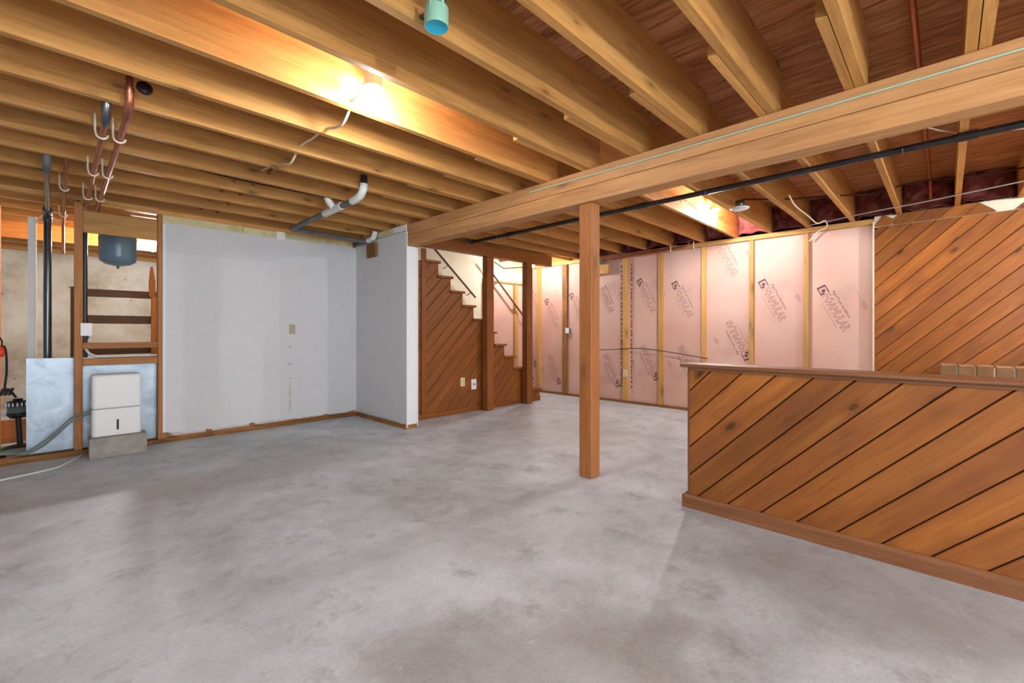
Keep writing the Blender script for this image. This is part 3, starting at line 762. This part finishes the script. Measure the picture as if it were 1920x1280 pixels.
cp = thing('copper_pipe', 'short thin copper pipe left of the pair near the dark drain pipe', 'pipe', (.04, 5.6, 2.4))
MB().tube([(.045, 4.95, 2.56), (.045, 5.0, 2.47), (.045, 5.1, 2.44), (.045, 7.2, 2.44), (.045, 7.3, 2.40), (.045, 7.3, 2.1)], .014, 10).build('pipe_run', 'copper', cp)
for y in (5.45, 6.7): hook(cp, .045, y, 2.44, .014)
for i, x in enumerate((1.15, 1.31)):
    cp = thing('copper_tube', ('thin copper tube passing through joists, left of two', 'thin copper tube passing through joists, right of two')[i], 'pipe', (x, 5.3, 2.6), 'thin copper tubes through joists')
    MB().tube([(x, (4.42, 3.95)[i], 2.60), (x, 6.6, 2.60)], .013, 8).build('pipe_run', 'copper', cp)
cp = thing('copper_riser', 'copper pipe crossing the plywood beside a near joist', 'pipe', (3.5, .12, 2.75))
MB().tube([(1.4, .12, 2.765), (2.2, .115, 2.765), (5.9, .12, 2.765), (6.3, .12, 2.75), (6.5, .12, 2.62)], .016, 10).build('pipe_run', 'copper', cp)
# copper along the top of the pink wall
cp = thing('copper_wall_pipes', 'old copper pipe along the top of the pink wall with pale hooks', 'pipe', (6.6, 3.4, 2.4))
MB().tube([(6.60, 4.45, 2.425), (6.60, 2.86, 2.465), (6.60, 2.76, 2.50), (6.60, 2.74, 2.62)], .017, 10).build('pipe_run', 'copper', cp)
MB().tube([(6.60, 4.45, 2.475), (6.60, 3.1, 2.497), (6.60, 3.02, 2.51), (6.60, 3.0, 2.62)], .017, 10).build('pipe_run', 'copper', cp)
for y in (3.03, 2.68): MB().tube([(6.59, y, 2.56), (6.585, y, 2.45), (6.60, y, 2.425), (6.615, y, 2.45)], .008, 6).build('pipe_hook', 'hangw', cp)
MB().tube([(6.60, 3.35, 2.455), (6.60, 3.28, 2.457)], .026, 10).build('coupling', 'copper', cp)
mv = thing('meter_fitting', 'grey pipe fitting on a wood block at the top of the pink wall', 'pipe fitting', (6.6, 4.4, 2.3))
bx('mounting_block', 'stud', mv, 6.62, 6.66, 4.16, 4.50, 2.20, 2.36, AY)
MB().tube([(6.59, 4.50, 2.39), (6.59, 4.24, 2.40)], .035, 10).build('fitting_body', 'pvcg', mv)
MB().tube([(6.59, 4.36, 2.40), (6.59, 4.36, 2.50)], .018, 8).build('valve_stem', 'hangw', mv)

# ---- plastic drain pipe
dp = thing('drain_pipe', 'grey plastic drain pipe with white fittings under the joists over the partition', 'pipe', (1.95, 4.8, 2.4))
MB().tube([(1.955, 4.02, 2.435), (1.955, 5.60, 2.425)], .028, 14).build('pipe_run', 'pvcg', dp)
MB().tube([(1.955, 3.80, 2.62), (1.955, 3.80, 2.52)], .030, 14).build('riser', 'iron', dp)
MB().tube([(1.955, 3.80, 2.55), (1.955, 3.81, 2.50), (1.955, 3.86, 2.455), (1.955, 3.97, 2.436), (1.955, 4.03, 2.435)], .036, 14).build('white_elbow', 'pvcw', dp)
MB().tube([(1.955, 4.25, 2.434), (1.955, 4.65, 2.431)], .036, 14).build('white_tee', 'pvcw', dp)
MB().tube([(1.955, 4.42, 2.434), (1.90, 4.42, 2.50), (1.88, 4.42, 2.54)], .034, 12).build('tee_branch', 'pvcw', dp)
MB().tube([(1.955, 5.57, 2.425), (1.965, 5.61, 2.425), (2.0, 5.62, 2.425), (2.93, 5.62, 2.41)], .028, 14).build('pipe_run', 'pvcg', dp)
MB().tube([(2.93, 5.98, 2.415), (2.93, 5.45, 2.425)], .027, 14).build('stub', 'iron', dp)
MB().tube([(2.93, 5.58, 2.425), (2.93, 5.47, 2.43), (2.935, 5.42, 2.46), (2.94, 5.41, 2.52)], .036, 14).build('white_elbow', 'pvcw', dp)
wb = bx('wood_block', 'plate', None, 2.945, 2.984, 5.42, 5.66, 2.20, 2.383, AZ, bevel=.004)
tag(wb, 'small split wood block fixed high on the white return wall', 'wood block')

# ---- utility corner: foil board, dehumidifier, tank, pump
fb = MB().prism([(-.205, 6.15, .02), (.775, 6.15, .02), (.775, 6.15, .925), (-.205, 6.15, .945)], (0, .022, 0)).build('foil_board', 'foil')
tag(fb, 'shiny foil-faced insulation board standing behind the bare studs', 'insulation board')
bk = thing('concrete_block', 'grey concrete block lying on the floor under the white dehumidifier', 'concrete block', (.41, 5.79, 0))
MB().box(.205, .625, 5.70, 5.90, 0, .192).build('block_body', 'cblock', bk, bevel=.006)
dh = thing('dehumidifier', 'white rectangular dehumidifier standing on a concrete block', 'dehumidifier', (.4, 5.82, .192))
def rbox(x0, x1, y0, y1, z0, z1, r, n=5):
    pts = []
    for cx, cy, a in ((x1 - r, y1 - r, 0), (x0 + r, y1 - r, math.pi / 2), (x0 + r, y0 + r, math.pi), (x1 - r, y0 + r, 1.5 * math.pi)):
        for i in range(n + 1):
            t = a + math.pi / 2 * i / n; pts.append((cx + r * math.cos(t), cy + r * math.sin(t)))
    return MB().prism([(p[0], p[1], z0) for p in pts], (0, 0, z1 - z0))
rbox(.224, .588, 5.772, 5.995, .193, .452, .03).build('water_tank', 'white', dh, bevel=.004, seg=2)
rbox(.224, .588, 5.772, 5.995, .4535, .782, .03).build('upper_body', 'white', dh, bevel=.022, seg=4)
MB().box(.402, .418, 5.7695, 5.774, .245, .345).build('level_window', 'black', dh)
def tube_thing(label, path, r, mat, name='hose'):
    o = cable(label, path, r, mat, name); o['category'] = 'hose'; return o
tube_thing('pale hose running from the dehumidifier down past the stud to the floor', [(.2225, 5.86, .44), (.10, 5.95, .38), (.0, 6.03, .26), (-.10, 6.10, .15), (-.19, 6.125, .085), (-.26, 6.14, .07), (-.36, 6.19, .07), (-.7, 6.2, .07)], .008, 'hose')
tube_thing('second pale hose beside the first, slightly lower', [(.223, 5.89, .41), (.10, 5.97, .345), (.0, 6.04, .225), (-.10, 6.105, .115), (-.19, 6.128, .062), (-.26, 6.145, .03), (-.36, 6.2, .02), (-.7, 6.24, .02)], .008, 'hose')
tk = thing('pressure_tank', 'blue steel expansion tank hanging behind the header board', 'tank', (.485, 6.8, 1.93))
MB().lathe([(0, .585), (.13, .565), (.162, .53), (.166, .50), (.168, .11), (.160, .06), (.11, .022), (.03, .004), (0, 0)], (.485, 6.8, 1.945), 32).build('tank_shell', 'tank', tk)
MB().lathe([(.168, .30), (.171, .305), (.171, .315), (.168, .32)], (.485, 6.8, 1.945), 32).build('weld_band', 'tank', tk)
MB().tube([(.485, 6.8, 1.95), (.485, 6.8, 1.92)], .012, 8).build('drain_nipple', 'iron', tk)
fp = thing('dark_metal_pipe', 'shiny dark metal pipe dropping from the joists behind the foil board', 'pipe', (-.075, 6.8, 0))
MB().tube([(-.075, 6.8, .03), (-.075, 6.8, 2.40)], .032, 16).build('vertical_run', 'chrome', fp)
MB().tube([(-.075, 6.8, 2.36), (-.075, 6.79, 2.43), (-.074, 6.72, 2.45), (-.072, 6.6, 2.452)], .038, 14).build('elbow', 'iron', fp)
MB().tube([(-.073, 6.65, 2.452), (-.058, 4.86, 2.452)], .019, 12).build('horizontal_run', 'steel', fp)
MB().tube([(-.059, 5.02, 2.452), (-.057, 4.86, 2.455), (-.056, 4.83, 2.48), (-.056, 4.825, 2.56)], .025, 12).build('end_fitting', 'pvcg', fp)
for s in (-1, 1): MB().tube([(-.075 + s * .03, 6.78, 2.42), (-.075 + s * .07, 6.76, 2.37), (-.075 + s * .085, 6.75, 2.33)], .008, 6).build('strap_end', 'hangw', fp)
wbp = thing('white_upright_board', 'narrow pale grey upright board standing beside the dark metal pipe', 'board', (-.186, 6.85, 0))
MB().box(-.216, -.168, 6.80, 6.90, .0, 2.39).build('board_face', 'paint', wbp)
MB().box(-.167, -.155, 6.80, 6.90, .0, 2.40).build('board_edge', 'hangw', wbp)
p2 = thing('dark_drain_stack', 'dark pipe rising behind the bare stud beside the blue tank', 'pipe', (.208, 6.7, 0))
MB().tube([(.208, 6.7, .02), (.208, 6.7, 2.44)], .022, 12).build('vertical_run', 'iron', p2)
MB().tube([(.208, 6.7, 1.22), (.208, 6.7, 1.12)], .032, 12).build('coupling', 'iron', p2)
sh = thing('wooden_shelf_rack', 'open wooden rack with horizontal boards against the concrete wall', 'shelf rack', (.55, 7.0, 0))
for z0, z1 in ((1.60, 1.685), (1.29, 1.385), (.93, 1.02)): bx('rack_board', 'dark', sh, .14, .92, 6.98, 7.02, z0, z1)
bx('rack_upright', 'dark', sh, .10, .14, 6.96, 7.04, 0, 1.70)
bx('rack_upright', 'orange', sh, .80, .86, 6.93, 6.975, 0, 1.62)
bx('rack_upright', 'dark', sh, .885, .93, 6.93, 6.975, 0, 2.0)
pst = thing('leaning_stick', 'pointed orange wood offcut standing on the rack beside the bulb', 'wood offcut', (.80, 6.9, 1.62))
MB().prism([(.775, 6.9, 1.62), (.835, 6.9, 1.62), (.838, 6.9, 1.80), (.81, 6.9, 1.985), (.79, 6.9, 1.985), (.772, 6.9, 1.80)], (0, .03, 0)).build('stick_body', 'orange', pst, rot=AZ)
wp = bx('wood_upright', 'orange', None, -.50, -.415, 7.0, 7.09, 0, JB - .005, AZ)
tag(wp, 'orange wooden upright at the far left edge of the utility corner', 'post')
pk = bx('wood_plank', 'orange', None, -1.3, -.12, 7.25, 7.30, 0, .24, AX)
tag(pk, 'orange wooden plank on edge on the floor behind the pump', 'plank')
cs = thing('white_conduit', 'white plastic conduit lying along the lower cross rail of the studs', 'conduit', (.45, 6.1, .94))
MB().tube([(.19, 6.08, 1.03), (.22, 6.085, .98), (.27, 6.09, .948), (.34, 6.09, .945), (.75, 6.09, .945)], .012, 8).build('conduit_run', 'pvcw', cs)
# sump pump
sp = thing('sump_pump', 'black pedestal sump pump with a ribbed motor at the left edge', 'pump', (-.27, 6.62, 0))
MB().lathe([(0, .02), (.12, .02), (.12, .05), (.06, .075), (0, .075)], (-.262, 6.62, 0), 20).build('pump_base', 'black', sp)
MB().tube([(-.262, 6.62, .05), (-.275, 6.62, .36)], .022, 12).build('column', 'black', sp)
MB().lathe([(0, .335), (.055, .34), (.078, .37), (.078, .395), (0, .395)], (-.277, 6.62, 0), 24).build('motor_bottom', 'black', sp)
MB().lathe([(.074, .395), (.074, .455), (0, .455)], (-.277, 6.62, 0), 24).build('motor_label_band', 'pvcg', sp)
mc = MB().lathe([(.079, .455), (.079, .50), (.06, .508), (.035, .51), (.035, .53), (0, .53)], (-.277, 6.62, 0), 24).build('motor_cap', 'black', sp)
for i in range(16):
    a = 2 * math.pi * i / 16
    MB().box(-.277 + .079 * math.cos(a) - .005, -.277 + .079 * math.cos(a) + .005, 6.62 + .079 * math.sin(a) - .005, 6.62 + .079 * math.sin(a) + .005, .46, .495).build('vent_slot', 'steel', mc)
mt = MB().lathe([(0, 0), (.09, 0), (.105, .012), (.09, .022), (0, .02)], (-.335, 6.85, .0), 20).build('green_pad', 'green'); tag(mt, 'flat green plastic pad on the floor beside the pump', 'pad')
rb = MB().lathe([(0, 0), (.08, 0), (.075, .02), (.04, .03), (0, .028)], (-.42, 6.42, .0), 14).build('hose_coil_mat', 'rub'); tag(rb, 'dark rubber mat on the floor in front of the pump', 'mat')
for i, dx in enumerate((0, .05, .10)):
    tube_thing(('pale hose loop on the floor by the pump, nearest the sole plate', 'pale hose loop on the floor by the pump, middle one', 'pale hose loop on the floor by the pump, nearest the pump')[i],
               [(-.6, 6.2 + dx, .045), (-.42, 6.25 + dx, .055), (-.3, 6.32 + dx, .06), (-.2, 6.36 + dx, .05)], .012, 'hose', 'floor_hose')
cable('black power cord hanging with plugs over the pump', [(-.40, 6.98, 1.05), (-.372, 6.9, 1.02), (-.36, 6.8, .8), (-.37, 6.75, .62), (-.33, 6.7, .6), (-.29, 6.65, .54)], .010, 'black', 'power_cord')
pg = thing('orange_plug', 'bright orange plug hanging at the far left edge', 'plug', (-.385, 6.6, .95))
MB().lathe([(0, 0), (.02, .005), (.024, .03), (.022, .08), (.012, .1), (0, .1)], (-.385, 6.6, .95), 12).build('plug_body', 'red', pg)
MB().tube([(-.385, 6.6, 1.04), (-.38, 6.62, 1.10), (-.40, 6.7, 1.14), (-.43, 6.98, 1.12)], .006, 6).build('plug_lead', 'black', pg)
st1 = thing('black_plugs', 'cluster of black plugs hanging above the pump', 'plug', (-.36, 6.72, .60))
for i in range(3):
    MB().tube([(-.40 + i * .03, 6.72, .56), (-.375 + i * .03, 6.72, .63)], .013, 8).build('plug_body', 'black', st1)
